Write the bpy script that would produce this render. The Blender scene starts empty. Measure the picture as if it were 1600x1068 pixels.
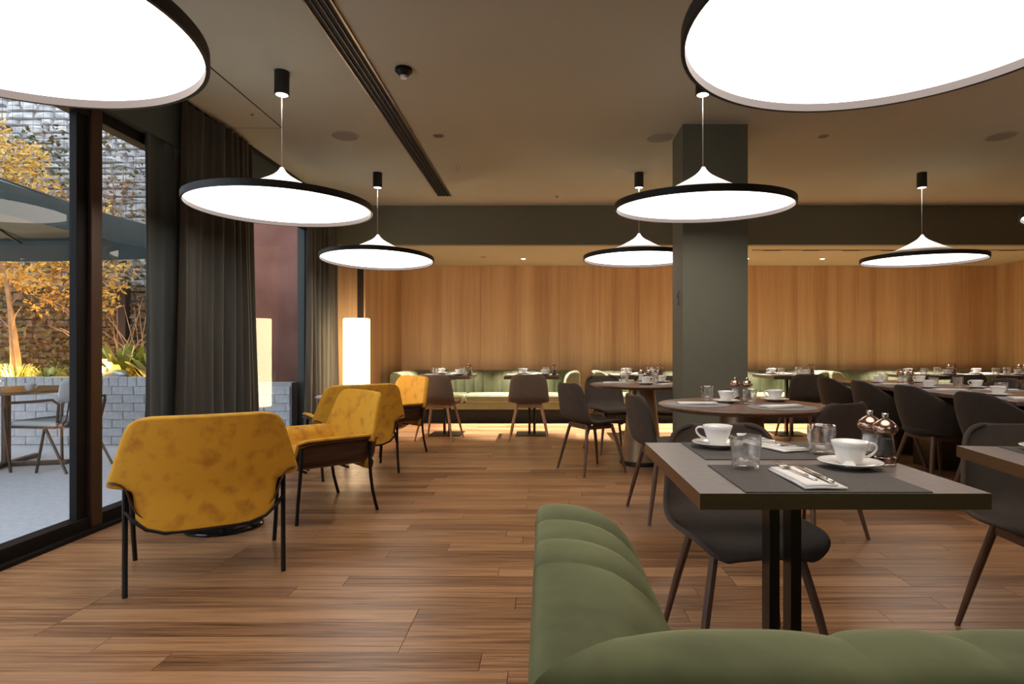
import bpy, bmesh, math, random
from mathutils import Vector, Matrix
S = bpy.context.scene
C = S.collection
PI = math.pi
R = math.radians
rnd = random.Random(7)

# ------------------------------------------------------------------ camera, world, exposure
cam = bpy.data.cameras.new('camera'); co = bpy.data.objects.new('camera', cam); C.objects.link(co)
co.location = (0, 0, 1.08); co.rotation_euler = (R(90), 0, 0)
cam.sensor_width = 36; cam.lens = 930 / 1600 * 36
cam.shift_x = -50 / 1600; cam.shift_y = 11 / 1600
cam.clip_start = 0.02; cam.clip_end = 200
S.camera = co
S.view_settings.view_transform = 'Standard'; S.view_settings.look = 'None'
S.view_settings.exposure = 0.0; S.view_settings.gamma = 1
S.view_settings.use_curve_mapping = False
S.cycles.use_denoising = True
S.cycles.max_bounces = 8; S.cycles.diffuse_bounces = 4; S.cycles.glossy_bounces = 4
S.cycles.transmission_bounces = 8; S.cycles.transparent_max_bounces = 12
S.cycles.sample_clamp_indirect = 6
S.cycles.caustics_reflective = False; S.cycles.caustics_refractive = False
W = bpy.data.worlds.new('overcast_sky'); S.world = W; W.use_nodes = True
bg = W.node_tree.nodes['Background']; bg.inputs[0].default_value = (0.80, 0.88, 1.0, 1); bg.inputs[1].default_value = 3.0
DISC = 5.2        # luminous pendant discs
SPOT = 45         # canister spot above each pendant
DOWN = 1300         # recessed downlights
LAMPSH = 13.0      # floor lamp shade
CEIL = 2.877; SOFF = 2.387

def light(name, kind, loc, energy, color, parent=None, size=.05, spot=None, rot=(0, 0, 0), blend=.3):
    l = bpy.data.lights.new(name, kind); l.energy = energy; l.color = color
    if kind == 'SPOT': l.spot_size = R(spot); l.spot_blend = blend
    l.shadow_soft_size = size
    o = bpy.data.objects.new(name, l); o.location = loc; o.rotation_euler = rot; C.objects.link(o)
    if parent: o.parent = parent
    return o

# ------------------------------------------------------------------ materials
def nt(name):
    m = bpy.data.materials.new(name); m.use_nodes = True
    return m, m.node_tree.nodes, m.node_tree.links, m.node_tree.nodes['Principled BSDF']
def setp(b, **k):
    for key, v in k.items():
        b.inputs[key.replace('_', ' ')].default_value = v
def c4(c): return (c[0], c[1], c[2], 1)
def mat(name, col, rough=.6, metal=0., col2=None, scale=8., stretch=(1, 1, 1), detail=4, bump=0., bscale=None, coord='Object', sheen=0, lo=.35, hi=.65, **kw):
    """principled material; col/col2 mixed by (stretched) noise, optional fine bump"""
    m, N, L, b = nt(name)
    b.inputs['Base Color'].default_value = c4(col); b.inputs['Roughness'].default_value = rough; b.inputs['Metallic'].default_value = metal
    if sheen: b.inputs['Sheen Weight'].default_value = sheen; b.inputs['Sheen Roughness'].default_value = .4
    for k, v in kw.items(): b.inputs[k.replace('_', ' ')].default_value = v
    if col2 or bump:
        tc = N.new('ShaderNodeTexCoord'); mp = N.new('ShaderNodeMapping'); mp.inputs['Scale'].default_value = stretch
        if coord == 'World':
            g = N.new('ShaderNodeNewGeometry'); L.new(g.outputs['Position'], mp.inputs[0])
        else: L.new(tc.outputs[coord], mp.inputs[0])
    if col2:
        n = N.new('ShaderNodeTexNoise'); n.inputs['Scale'].default_value = scale; n.inputs['Detail'].default_value = detail
        L.new(mp.outputs[0], n.inputs['Vector'])
        r = N.new('ShaderNodeValToRGB'); r.color_ramp.elements[0].position = lo; r.color_ramp.elements[1].position = hi
        r.color_ramp.elements[0].color = c4(col); r.color_ramp.elements[1].color = c4(col2)
        L.new(n.outputs['Fac'], r.inputs[0]); L.new(r.outputs[0], b.inputs['Base Color'])
    if bump:
        n2 = N.new('ShaderNodeTexNoise'); n2.inputs['Scale'].default_value = bscale or scale * 6; n2.inputs['Detail'].default_value = 2
        L.new(mp.outputs[0], n2.inputs['Vector'])
        bp = N.new('ShaderNodeBump'); bp.inputs['Strength'].default_value = bump; bp.inputs['Distance'].default_value = .01
        L.new(n2.outputs['Fac'], bp.inputs['Height']); L.new(bp.outputs[0], b.inputs['Normal'])
    return m
def emis(name, col, s):
    m, N, L, b = nt(name); N.remove(b); e = N.new('ShaderNodeEmission'); e.inputs[0].default_value = c4(col); e.inputs[1].default_value = s
    L.new(e.outputs[0], N['Material Output'].inputs[0]); return m
def glassmat(name, rough=0., ior=1.45, col=(1, 1, 1)):
    m, N, L, b = nt(name); setp(b, Roughness=rough, IOR=ior); b.inputs['Transmission Weight'].default_value = 1; b.inputs['Base Color'].default_value = c4(col); return m
def thin_glass(name, ior, extra, rough=.0):
    m, N, L, b = nt(name); setp(b, Roughness=rough, IOR=1.45); b.inputs['Transmission Weight'].default_value = 1
    t = N.new('ShaderNodeBsdfTransparent'); g = N.new('ShaderNodeBsdfGlossy'); g.inputs['Roughness'].default_value = rough
    lw = N.new('ShaderNodeLayerWeight'); lw.inputs['Blend'].default_value = .35
    f = N.new('ShaderNodeMath'); f.operation = 'MULTIPLY_ADD'; L.new(lw.outputs['Facing'], f.inputs[0]); f.inputs[1].default_value = ior - 1; f.inputs[2].default_value = .05
    x = N.new('ShaderNodeMixShader'); L.new(f.outputs[0], x.inputs[0]); L.new(t.outputs[0], x.inputs[1]); L.new(g.outputs[0], x.inputs[2])
    y = N.new('ShaderNodeMixShader'); y.inputs[0].default_value = extra; L.new(x.outputs[0], y.inputs[1]); L.new(b.outputs[0], y.inputs[2])
    L.new(y.outputs[0], N['Material Output'].inputs[0]); return m
def pane_mat():
    m, N, L, b = nt('window_glass'); N.remove(b)
    t = N.new('ShaderNodeBsdfTransparent'); t.inputs[0].default_value = (.93, .95, .95, 1)
    g = N.new('ShaderNodeBsdfGlossy'); g.inputs['Roughness'].default_value = 0
    f = N.new('ShaderNodeFresnel'); f.inputs[0].default_value = 1.5
    x = N.new('ShaderNodeMixShader'); L.new(f.outputs[0], x.inputs[0]); L.new(t.outputs[0], x.inputs[1]); L.new(g.outputs[0], x.inputs[2])
    L.new(x.outputs[0], N['Material Output'].inputs[0]); return m
def plank_mat():
    m, N, L, b = nt('floor_plank_walnut')
    g = N.new('ShaderNodeNewGeometry'); oi = N.new('ShaderNodeObjectInfo')
    a = N.new('ShaderNodeMath'); a.operation = 'MULTIPLY_ADD'; L.new(oi.outputs['Random'], a.inputs[0]); a.inputs[1].default_value = 7.13; L.new(g.outputs['Random Per Island'], a.inputs[2])
    fr = N.new('ShaderNodeMath'); fr.operation = 'FRACT'; L.new(a.outputs[0], fr.inputs[0])
    off = N.new('ShaderNodeVectorMath'); off.operation = 'MULTIPLY_ADD'; L.new(fr.outputs[0], off.inputs[0]); off.inputs[1].default_value = (31, 17, 9); L.new(g.outputs['Position'], off.inputs[2])
    mp = N.new('ShaderNodeMapping'); mp.inputs['Scale'].default_value = (.8, 24, 1); L.new(off.outputs[0], mp.inputs[0])
    n1 = N.new('ShaderNodeTexNoise'); n1.inputs['Scale'].default_value = 2.2; n1.inputs['Detail'].default_value = 6; n1.inputs['Roughness'].default_value = .65; n1.inputs['Distortion'].default_value = .6; L.new(mp.outputs[0], n1.inputs['Vector'])
    mp2 = N.new('ShaderNodeMapping'); mp2.inputs['Scale'].default_value = (1.3, 90, 1); L.new(off.outputs[0], mp2.inputs[0])
    n2 = N.new('ShaderNodeTexNoise'); n2.inputs['Scale'].default_value = 3; n2.inputs['Detail'].default_value = 3; L.new(mp2.outputs[0], n2.inputs['Vector'])
    ra = N.new('ShaderNodeValToRGB'); e = ra.color_ramp.elements
    e[0].position = .30; e[0].color = (.066, .030, .014, 1); e[1].position = .66; e[1].color = (.44, .238, .116, 1)
    q = e.new(.46); q.color = (.232, .110, .049, 1)
    ad = N.new('ShaderNodeMath'); ad.operation = 'MULTIPLY_ADD'; L.new(n2.outputs['Fac'], ad.inputs[0]); ad.inputs[1].default_value = .42
    s1 = N.new('ShaderNodeMath'); s1.operation = 'MULTIPLY_ADD'; L.new(n1.outputs['Fac'], s1.inputs[0]); s1.inputs[1].default_value = .8; s1.inputs[2].default_value = -.19
    L.new(s1.outputs[0], ad.inputs[2])
    tone = N.new('ShaderNodeMath'); tone.operation = 'MULTIPLY_ADD'; L.new(fr.outputs[0], tone.inputs[0]); tone.inputs[1].default_value = .19; 
    L.new(ad.outputs[0], tone.inputs[2])
    L.new(tone.outputs[0], ra.inputs[0]); L.new(ra.outputs[0], b.inputs['Base Color'])
    b.inputs['Roughness'].default_value = .33
    bp = N.new('ShaderNodeBump'); bp.inputs['Strength'].default_value = .12; bp.inputs['Distance'].default_value = .004; L.new(n2.outputs['Fac'], bp.inputs['Height']); L.new(bp.outputs[0], b.inputs['Normal'])
    return m
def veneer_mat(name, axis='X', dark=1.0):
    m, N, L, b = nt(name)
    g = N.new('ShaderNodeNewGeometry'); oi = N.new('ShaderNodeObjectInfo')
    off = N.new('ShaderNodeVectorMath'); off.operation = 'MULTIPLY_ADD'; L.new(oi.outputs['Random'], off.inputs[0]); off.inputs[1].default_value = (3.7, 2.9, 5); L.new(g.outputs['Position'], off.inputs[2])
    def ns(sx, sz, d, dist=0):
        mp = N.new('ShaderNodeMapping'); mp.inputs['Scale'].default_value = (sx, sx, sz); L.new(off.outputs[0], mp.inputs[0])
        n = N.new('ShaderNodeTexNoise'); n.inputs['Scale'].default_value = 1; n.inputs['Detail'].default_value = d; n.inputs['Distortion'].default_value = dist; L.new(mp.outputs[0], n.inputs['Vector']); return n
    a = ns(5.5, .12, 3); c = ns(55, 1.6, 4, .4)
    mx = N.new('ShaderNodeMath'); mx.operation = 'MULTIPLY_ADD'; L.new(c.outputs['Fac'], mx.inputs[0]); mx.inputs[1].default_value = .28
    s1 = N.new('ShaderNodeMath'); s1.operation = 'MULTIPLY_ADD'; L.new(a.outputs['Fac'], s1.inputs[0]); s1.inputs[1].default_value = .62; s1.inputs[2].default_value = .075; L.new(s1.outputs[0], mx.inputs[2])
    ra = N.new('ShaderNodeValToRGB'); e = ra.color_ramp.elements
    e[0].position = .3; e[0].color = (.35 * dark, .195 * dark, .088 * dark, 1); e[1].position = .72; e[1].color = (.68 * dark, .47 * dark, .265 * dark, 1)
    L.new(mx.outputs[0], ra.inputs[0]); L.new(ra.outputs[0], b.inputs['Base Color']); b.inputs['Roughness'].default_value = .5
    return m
def velvet(name, col, col2, scale=5, sheen=.6, weave=0, lo=.35, hi=.68):
    m = mat(name, col, .85, 0, col2, scale=scale, detail=5, sheen=sheen, bump=.15 if weave else .04, bscale=weave or 30, lo=lo, hi=hi)
    m.node_tree.nodes['Principled BSDF'].inputs['Sheen Tint'].default_value = c4([min(1, v * 3 + .1) for v in col2]); return m

M = dict(
 ceil=mat('ceiling_plaster', (.41, .395, .31), .9, 0, (.43, .415, .33), 1.5), soffit=mat('soffit_plaster', (.42, .38, .28), .9),
 green=mat('green_grey_paint', (.116, .117, .083), .75, 0, (.124, .125, .090), 2), beam=mat('olive_grey_paint', (.165, .165, .118), .75), lintel=mat('dark_green_grey_paint', (.055, .065, .058), .6),  # beam colour lightened to make up for the little light it gets
 wallp=mat('grey_wall_paint', (.33, .31, .27), .8), plank=plank_mat(), veneer=veneer_mat('oak_veneer'), veneerd=veneer_mat('oak_veneer_side', dark=.9),  # side veneer is a darkened copy that carries the shade
 under=mat('subfloor', (.03, .018, .012), .9), frame=mat('window_frame_bronze', (.007, .005, .004), .6, 0, Specular_IOR_Level=.2), frame2=mat('window_frame_brown', (.06, .03, .014), .4, .3),
 glass=pane_mat(), curtain=mat('curtain_grey_green', (.07, .07, .062), .9, 0, (.10, .10, .088), 30, (1, 1, .05), sheen=.3, bump=.05, bscale=200),
 curtainb=mat('curtain_teal', (.03, .038, .038), .9, 0, (.045, .055, .055), 30, (1, 1, .05), sheen=.3),
 black=mat('black_metal', (.012, .011, .010), .4, .6), rim=mat('lamp_rim_black', (.018, .017, .016), .5, .2), rimin=mat('lamp_rim_inner', (.11, .095, .095), .6),
 white=mat('lamp_white', (.86, .84, .82), .5), disc=None, cable=mat('lamp_cable', (.6, .58, .55), .4, .3),
 spot=emis('canister_lens', (1, .95, .88), 6), down=emis('downlight_lens', (1, .86, .66), 25), shade=emis('floor_lamp_shade', (1, .70, .40), LAMPSH),
 dark=mat('slot_black', (.006, .006, .006), .8), alu=mat('vent_bronze', (.16, .13, .11), .35, .8), grill=mat('speaker_grille', (.27, .25, .20), .8, 0, (.2, .18, .15), 300),
 brownp=mat('brown_cap', (.12, .07, .045), .5), yellow=velvet('mustard_velvet', (.40, .165, .010), (.60, .295, .016), 13, .25, 260, .30, .50), 
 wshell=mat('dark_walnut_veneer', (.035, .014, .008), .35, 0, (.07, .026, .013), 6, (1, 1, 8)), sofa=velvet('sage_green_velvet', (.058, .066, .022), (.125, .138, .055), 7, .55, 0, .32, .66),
 sofab=velvet('sage_velvet_light', (.135, .148, .085), (.18, .195, .12), 6, .5), tubf=mat('near_black_brown_felt', (.026, .018, .013), .85, 0, (.032, .023, .017), 20, sheen=.08), shell=mat('dark_brown_felt', (.052, .037, .027), .85, 0, (.062, .045, .034), 20, sheen=0, bump=.03, bscale=400),  # banquette velvet lightened as if downlit; tub felt darkened to hold the shade
 tan=mat('taupe_felt', (.135, .090, .060), .8, 0, (.15, .10, .07), 20, sheen=.2), leg=mat('walnut_leg', (.085, .042, .024), .45, 0, (.12, .06, .035), 5, (6, 6, 1)),  # second felt is the brown one lightened to look lit
 legl=mat('pale_oak_leg', (.30, .16, .085), .45, 0, (.36, .2, .11), 5, (6, 6, 1)),  # leg wood paled to go with the chairs coloured as lit
 ttop=mat('dark_stone_laminate', (.13, .105, .095), .38, 0, (.17, .14, .127), 40, detail=8, lo=.3, hi=.75, coord='World'), tedge=mat('bronze_edge', (.20, .145, .09), .32, .9),
 tpost=mat('bronze_post', (.05, .04, .03), .3, .8), rtop=mat('walnut_table_top', (.13, .075, .05), .35, 0, (.2, .12, .085), 5, (1, 8, 1)),
 cone=mat('brushed_bronze', (.33, .23, .14), .38, .65, (.38, .27, .17), 40, (6, 6, .3)), mat_=mat('woven_placemat', (.055, .05, .045), .75, 0, (.10, .09, .08), 300, bump=.4, bscale=400, coord='World'),
 matg=mat('grey_round_placemat', (.20, .19, .20), .6, 0, (.25, .24, .25), 60), china=mat('white_china', (.82, .80, .77), .18, Coat_Weight=.4), steel=mat('cutlery_steel', (.7, .66, .6), .18, 1),
 linen=mat('napkin_linen', (.83, .80, .76), .85, 0, (.86, .83, .8), 60, bump=.1, bscale=500), tumbler=thin_glass('tumbler_glass', 1.6, .15, .03), copper=mat('copper_cap', (.42, .27, .21), .22, 1), 
 pepper=mat('peppercorns', (.015, .013, .012), .5, 0, (.07, .055, .045), 350, lo=.45, hi=.6), salt=mat('salt_crystals', (.75, .75, .76), .5, 0, (.8, .8, .8), 300), acrylic=thin_glass('mill_acrylic', 1.22, .04, .02), 
 lowtop=mat('grey_low_table_top', (.30, .29, .28), .35), disk=mat('polished_base', (.045, .045, .05), .12, .9),
 terrace=mat('pale_terrace_paving', (.70, .71, .74), .6, 0, (.60, .61, .64), 25, detail=8), brick=mat('white_painted_brick', (.68, .68, .69), .75, 0, (.56, .56, .58), 14, bump=.3, bscale=60),
 mortar=mat('mortar', (.48, .47, .46), .9), stone=mat('grey_stone', (.42, .41, .41), .9, 0, (.68, .67, .67), 6, detail=6, bump=.6, bscale=25, coord='World'), stoneb=mat('brown_stone', (.20, .13, .09), .9, 0, (.38, .29, .22), 6, detail=6, bump=.6, bscale=25, coord='World'),  # browner stone copy holds the parasol shade on the lower wall
 wallback=mat('stone_wall_mortar', (.26, .25, .24), .95), canvas=mat('parasol_canvas', (.10, .12, .108), .8, 0, (.12, .14, .125), 3), canvas_in=mat('parasol_frame', (.05, .045, .035), .6),
 soil=mat('soil', (.05, .035, .025), 1.), leafy=mat('autumn_leaf', (.55, .30, .045), .6, 0, (.75, .50, .13), 3, coord='World'), leafg=mat('green_leaf', (.10, .16, .04), .5, 0, (.32, .38, .10), 3, coord='World'),
 leafd=mat('ivy_leaf', (.09, .13, .05), .6, 0, (.25, .13, .06), 2, coord='World'), leafw=mat('fern_leaf', (.50, .52, .10), .5, 0, (.80, .74, .28), 4, coord='World'), bark=mat('pale_bark', (.32, .20, .11), .8, 0, (.45, .3, .18), 10), wire=mat('trellis_wire', (.1, .1, .1), .5, .5),
 cushion=mat('outdoor_cushion', (.42, .45, .45), .85), teak=mat('outdoor_table_wood', (.20, .10, .045), .35), outmetal=mat('outdoor_brown_metal', (.09, .055, .035), .4, .5), mesh_=mat('outdoor_back_cloth', (.6, .6, .62), .8), corten=mat('rust_brown_wall', (.16, .055, .035), .7, 0, (.24, .10, .07), 2), dome=mat('garden_lamp_metal', (.55, .58, .58), .35, .6),
)
for k_ in ('curtain',):
    T_ = M[k_].node_tree; b_ = T_.nodes['Principled BSDF']; tr_ = T_.nodes.new('ShaderNodeBsdfTranslucent'); tr_.inputs[0].default_value = (.5, .42, .3, 1)
    mx_ = T_.nodes.new('ShaderNodeMixShader'); mx_.inputs[0].default_value = .3
    T_.links.new(b_.outputs[0], mx_.inputs[1]); T_.links.new(tr_.outputs[0], mx_.inputs[2]); T_.links.new(mx_.outputs[0], T_.nodes['Material Output'].inputs[0])
def disc_mat():
    m, N, L, b = nt('luminous_stretch_disc'); N.remove(b)
    e = N.new('ShaderNodeEmission'); e.inputs[0].default_value = (1, .90, .80, 1); e.inputs[1].default_value = DISC
    L.new(e.outputs[0], N['Material Output'].inputs[0]); return m
M['disc'] = disc_mat()

# ------------------------------------------------------------------ mesh helpers
class MB:
    def __init__(s): s.v = []; s.f = []; s.mi = []
    def add(s, vs, fs, mi=0):
        o = len(s.v); s.v += [tuple(v) for v in vs]; s.f += [tuple(i + o for i in f) for f in fs]; s.mi += [mi] * len(fs); return s
    def box(s, x0, x1, y0, y1, z0, z1, mi=0):
        v = [(x0, y0, z0), (x1, y0, z0), (x1, y1, z0), (x0, y1, z0), (x0, y0, z1), (x1, y0, z1), (x1, y1, z1), (x0, y1, z1)]
        return s.add(v, [(0, 3, 2, 1), (4, 5, 6, 7), (0, 1, 5, 4), (1, 2, 6, 5), (2, 3, 7, 6), (3, 0, 4, 7)], mi)
    def cbox(s, c, d, rz=0, mi=0, rx=0, ry=0):
        m = Matrix.Translation(c) @ Matrix.Rotation(rz, 4, 'Z') @ Matrix.Rotation(ry, 4, 'Y') @ Matrix.Rotation(rx, 4, 'X')
        a, b, e = d[0] / 2, d[1] / 2, d[2] / 2
        v = [m @ Vector(p) for p in [(-a, -b, -e), (a, -b, -e), (a, b, -e), (-a, b, -e), (-a, -b, e), (a, -b, e), (a, b, e), (-a, b, e)]]
        return s.add(v, [(0, 3, 2, 1), (4, 5, 6, 7), (0, 1, 5, 4), (1, 2, 6, 5), (2, 3, 7, 6), (3, 0, 4, 7)], mi)
    def lathe(s, prof, n=32, c=(0, 0, 0), mi=0, close=False):
        vs = []; m = len(prof)
        for r, z in prof:
            for k in range(n): a = 2 * PI * k / n; vs.append((c[0] + r * math.cos(a), c[1] + r * math.sin(a), c[2] + z))
        fs = []
        for i in range(m - 1 if not close else m):
            j = (i + 1) % m
            for k in range(n): k2 = (k + 1) % n; fs.append((i * n + k, i * n + k2, j * n + k2, j * n + k))
        if not close:
            if prof[0][0] > 1e-6: fs.append(tuple(range(n - 1, -1, -1)))
            if prof[-1][0] > 1e-6 and prof[0][0] > 1e-6: fs.append(tuple((m - 1) * n + k for k in range(n)))
        return s.add(vs, fs, mi)
    def tube(s, pts, r, n=8, mi=0, closed=False):
        pts = [Vector(p) for p in pts]; m = len(pts); rs = r if isinstance(r, (list, tuple)) else [r] * m
        vs = []; up = None
        for i, p in enumerate(pts):
            if closed: t = (pts[(i + 1) % m] - pts[i - 1]).normalized()
            else: t = (pts[min(i + 1, m - 1)] - pts[max(i - 1, 0)]).normalized()
            if up is None: up = Vector((0, 0, 1)) if abs(t.z) < .9 else Vector((0, 1, 0))
            a = t.cross(up).normalized(); b = a.cross(t).normalized(); up = b
            for k in range(n): q = 2 * PI * k / n; vs.append(p + (a * math.cos(q) + b * math.sin(q)) * rs[i])
        fs = []
        for i in range(m if closed else m - 1):
            j = (i + 1) % m
            for k in range(n): k2 = (k + 1) % n; fs.append((i * n + k, i * n + k2, j * n + k2, j * n + k))
        if not closed: fs.append(tuple(range(n - 1, -1, -1))); fs.append(tuple((m - 1) * n + k for k in range(n)))
        return s.add(vs, fs, mi)
    def grid(s, rows, mi=0):
        n = len(rows[0]); vs = [p for r in rows for p in r]
        fs = [(i * n + k, i * n + k + 1, (i + 1) * n + k + 1, (i + 1) * n + k) for i in range(len(rows) - 1) for k in range(n - 1)]
        return s.add(vs, fs, mi)
    def build(s, name, mats, parent=None, loc=(0, 0, 0), rz=0, smooth=False, bevel=0, solid=0, soff=0, sub=0, weld=True):
        me = bpy.data.meshes.new(name); me.from_pydata(s.v, [], s.f)
        bm = bmesh.new(); bm.from_mesh(me)
        if weld: bmesh.ops.remove_doubles(bm, verts=bm.verts, dist=1e-6)
        bmesh.ops.recalc_face_normals(bm, faces=bm.faces)
        bm.to_mesh(me) if not weld else None
        if weld and not any(s.mi): bm.to_mesh(me)
        elif weld:
            me.clear_geometry(); me.from_pydata(s.v, [], s.f)
            for p, k in zip(me.polygons, s.mi): p.material_index = k
            b2 = bmesh.new(); b2.from_mesh(me); bmesh.ops.recalc_face_normals(b2, faces=b2.faces); b2.to_mesh(me); b2.free()
        bm.free()
        for m in (mats if isinstance(mats, (list, tuple)) else [mats]): me.materials.append(m)
        if smooth:
            me.polygons.foreach_set('use_smooth', [True] * len(me.polygons))
            if smooth == 'auto':
                me.set_sharp_from_angle(angle=R(35))
        o = bpy.data.objects.new(name, me); C.objects.link(o); o.location = loc; o.rotation_euler[2] = rz
        if parent: o.parent = parent
        if bevel:
            b = o.modifiers.new('bevel', 'BEVEL'); b.width = bevel; b.segments = 2; b.limit_method = 'ANGLE'
        if solid:
            q = o.modifiers.new('solid', 'SOLIDIFY'); q.thickness = solid; q.offset = soff
        if sub:
            q = o.modifiers.new('sub', 'SUBSURF'); q.levels = sub; q.render_levels = sub
        return o
def box(name, m, x0, x1, y0, y1, z0, z1, parent=None, bevel=0): return MB().box(x0, x1, y0, y1, z0, z1).build(name, m, parent, bevel=bevel)
def tag(o, label, cat, group=None, kind=None):
    o['label'] = label; o['category'] = cat
    if group: o['group'] = group
    if kind: o['kind'] = kind
    return o
def struct(o, label=None):
    o['kind'] = 'structure'
    if label: o['label'] = label
    return o
def empty(name, loc=(0, 0, 0), rz=0):
    o = bpy.data.objects.new(name, None); o.empty_display_size = .05; C.objects.link(o); o.location = loc; o.rotation_euler[2] = rz; return o
def copy_tree(o, parent=None):
    c = o.copy(); C.objects.link(c); c.parent = parent
    for ch in list(o.children): copy_tree(ch, c)
    return c
PRO = {}
def place(kind, loc, rz, label, group=None):
    if kind not in PRO: PRO[kind] = MAKE[kind](); o = PRO[kind]
    else: o = copy_tree(PRO[kind])
    o.location = loc; o.rotation_euler[2] = rz; o['label'] = label; o['category'] = CAT[kind]
    if group: o['group'] = group
    elif 'group' in o: del o['group']
    return o

# ------------------------------------------------------------------ room shell
XL, XR, YB, YS, YF = -2.72, 7.09, 9.35, 7.46, -3.0
floor = struct(box('floor', M['under'], XL - .2, XR + .2, YF, YB + .2, -.08, -.012))
pw = .119
def plank_mesh(L):
    g = .0006
    mb = MB(); mb.add([(0 + g, g, -.012), (L - g, g, -.012), (L - g, pw - g, -.012), (g, pw - g, -.012), (g + .0006, g + .0006, 0), (L - g - .0006, g + .0006, 0), (L - g - .0006, pw - g - .0006, 0), (g + .0006, pw - g - .0006, 0)],
                     [(4, 5, 6, 7), (0, 1, 5, 4), (1, 2, 6, 5), (2, 3, 7, 6), (3, 0, 4, 7)])
    return mb
lens = [.8, 1.1, 1.4, 1.8]; pms = {}
cand = []
row = 0; y = YF
while y < YB - .01:
    x = XL + .0
    first = rnd.uniform(.2, 1.0)
    while x < XR - .05:
        L = rnd.choice(lens)
        if x == XL: L = rnd.choice(lens[:2]) if row % 2 else rnd.choice(lens)
        cand.append((x, y, L)); x += L
    y += pw; row += 1
def inview(x, y, L):
    if y < 1.7: return False
    return (x + L) / y > -.95 and x / y < .82
vis = sorted([c for c in cand if inview(*c)], key=lambda c: c[1])
near = vis[:300]; nset = set(near)
for x, y, L in near:
    if L not in pms:
        o = plank_mesh(L).build('plank', M['plank'], floor, weld=False); pms[L] = o.data
    else:
        o = bpy.data.objects.new('plank', pms[L]); C.objects.link(o); o.parent = floor
    o.location = (x, y, 0)
mb = MB()
for c in cand:
    if c in nset: continue
    q = plank_mesh(c[2]); mb.add([(v[0] + c[0], v[1] + c[1], v[2]) for v in q.v], q.f)
o = mb.build('far_planks', M['plank'], floor, weld=False); o['kind'] = 'stuff'

struct(box('ceiling', M['ceil'], XL - .3, XR + .2, YF, YS + .12, CEIL, CEIL + .1))
bm_ = empty('ceiling_beam'); struct(bm_, 'green-grey painted ceiling beam across the room before the wood wall')
box('beam_face', M['beam'], XL - .3, XR + .2, YS, YS + .1, SOFF, CEIL, bm_)
box('soffit', M['soffit'], XL - .3, XR + .2, YS + .1, YB + .2, SOFF, SOFF + .1, bm_)
def panelled(name, a, b, z1, normal, m, w=.62, t=.02):
    """wood panelled wall between a and b (x,y), panels as parts proud of a dark backing"""
    a = Vector((a[0], a[1], 0)); b = Vector((b[0], b[1], 0)); d = (b - a); Lg = d.length; d.normalize(); n = Vector((normal[0], normal[1], 0))
    ang = math.atan2(d.y, d.x)
    back = MB().cbox((a + b) / 2 - n * .06 + Vector((0, 0, z1 / 2)), (Lg, .08, z1), ang).build(name, M['under']); struct(back)
    k = max(1, round(Lg / w)); ww = Lg / k
    for i in range(k):
        c = a + d * (ww * (i + .5)) - n * (t / 2)
        MB().cbox(c + Vector((0, 0, z1 / 2)), (ww - .0025, t, z1), ang).build('panel', m, back)
    return back
panelled('wall_back', (-2.24, YB), (XR, YB), SOFF, (0, -1), M['veneer'])
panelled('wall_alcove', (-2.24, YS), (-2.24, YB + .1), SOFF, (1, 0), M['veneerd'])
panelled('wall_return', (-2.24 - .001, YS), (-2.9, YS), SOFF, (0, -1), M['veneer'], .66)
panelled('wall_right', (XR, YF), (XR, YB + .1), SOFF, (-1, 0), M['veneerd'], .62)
struct(box('wall_right_upper', M['green'], XR, XR + .1, YF, YS, SOFF, CEIL))
struct(box('wall_front', M['wallp'], XL - .3, XR + .2, YF - .1, YF, -.05, CEIL + .1))
# left wall with window openings
wl = struct(empty('wall_left'))
WT = 2.52
box('lintel', M['lintel'], XL - .16, XL + .10, YF, YS, WT, CEIL, wl)
box('pier', M['lintel'], XL - .05, XL + .04, 4.22, 4.95, 0, WT, wl)
box('pier', M['lintel'], XL - .16, XL + .04, 6.95, YS, 0, WT, wl)
# column
colm = struct(empty('column'), 'square green-grey column standing between the round tables')
box('column_shaft', M['green'], 1.11, 1.63, 4.76, 5.14, 0, CEIL, colm)
th = box('thermostat', M['rimin'], 1.103, 1.11, 4.90, 4.95, 1.45, 1.56, None, .002); tag(th, 'small grey thermostat on the side of the green column', 'thermostat')
box('thermostat_display', M['dark'], 1.1022, 1.1032, 4.91, 4.94, 1.5, 1.54, th)

def window(name, y0, y1, posts):
    w = struct(empty(name, (XL, 0, 0)))
    for (a, b, z0, z1) in [(y0, y1, 0, .09), (y0, y1, WT - .07, WT)]:
        MB().box(-.05, .04, a, b, z0, z1).build('rail', M['frame'], w, bevel=.003)
    MB().box(-.05, .08, y0, y1, 0, .022).build('sill', M['frame'], w)
    for (a, b, x0, x1, m) in posts:
        MB().box(x0, x1, a, b, .022, WT).build('stile', M[m], w, bevel=.003)
    ys = [y0] + [p[0] for p in posts[1:-1]] + [y1]
    st = [(posts[i][1], posts[i + 1][0]) for i in range(len(posts) - 1)]
    for a, b in st:
        if b - a > .1: MB().add([(-.01, a, .09), (-.01, b, .09), (-.01, b, WT - .07), (-.01, a, WT - .07)], [(0, 1, 2, 3)]).build('pane', M['glass'], w)
    return w
window('window_1', YF, 4.22, [(YF, YF + .08, -.05, .03, 'frame'), (.6, .72, -.05, .03, 'frame'), (3.44, 3.515, -.025, .02, 'frame'), (3.515, 3.6, -.05, .05, 'frame2'), (4.14, 4.22, -.05, .03, 'frame')])
window('window_2', 4.95, 6.95, [(4.95, 5.03, -.05, .03, 'frame'), (6.87, 6.95, -.05, .03, 'frame')])

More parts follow.
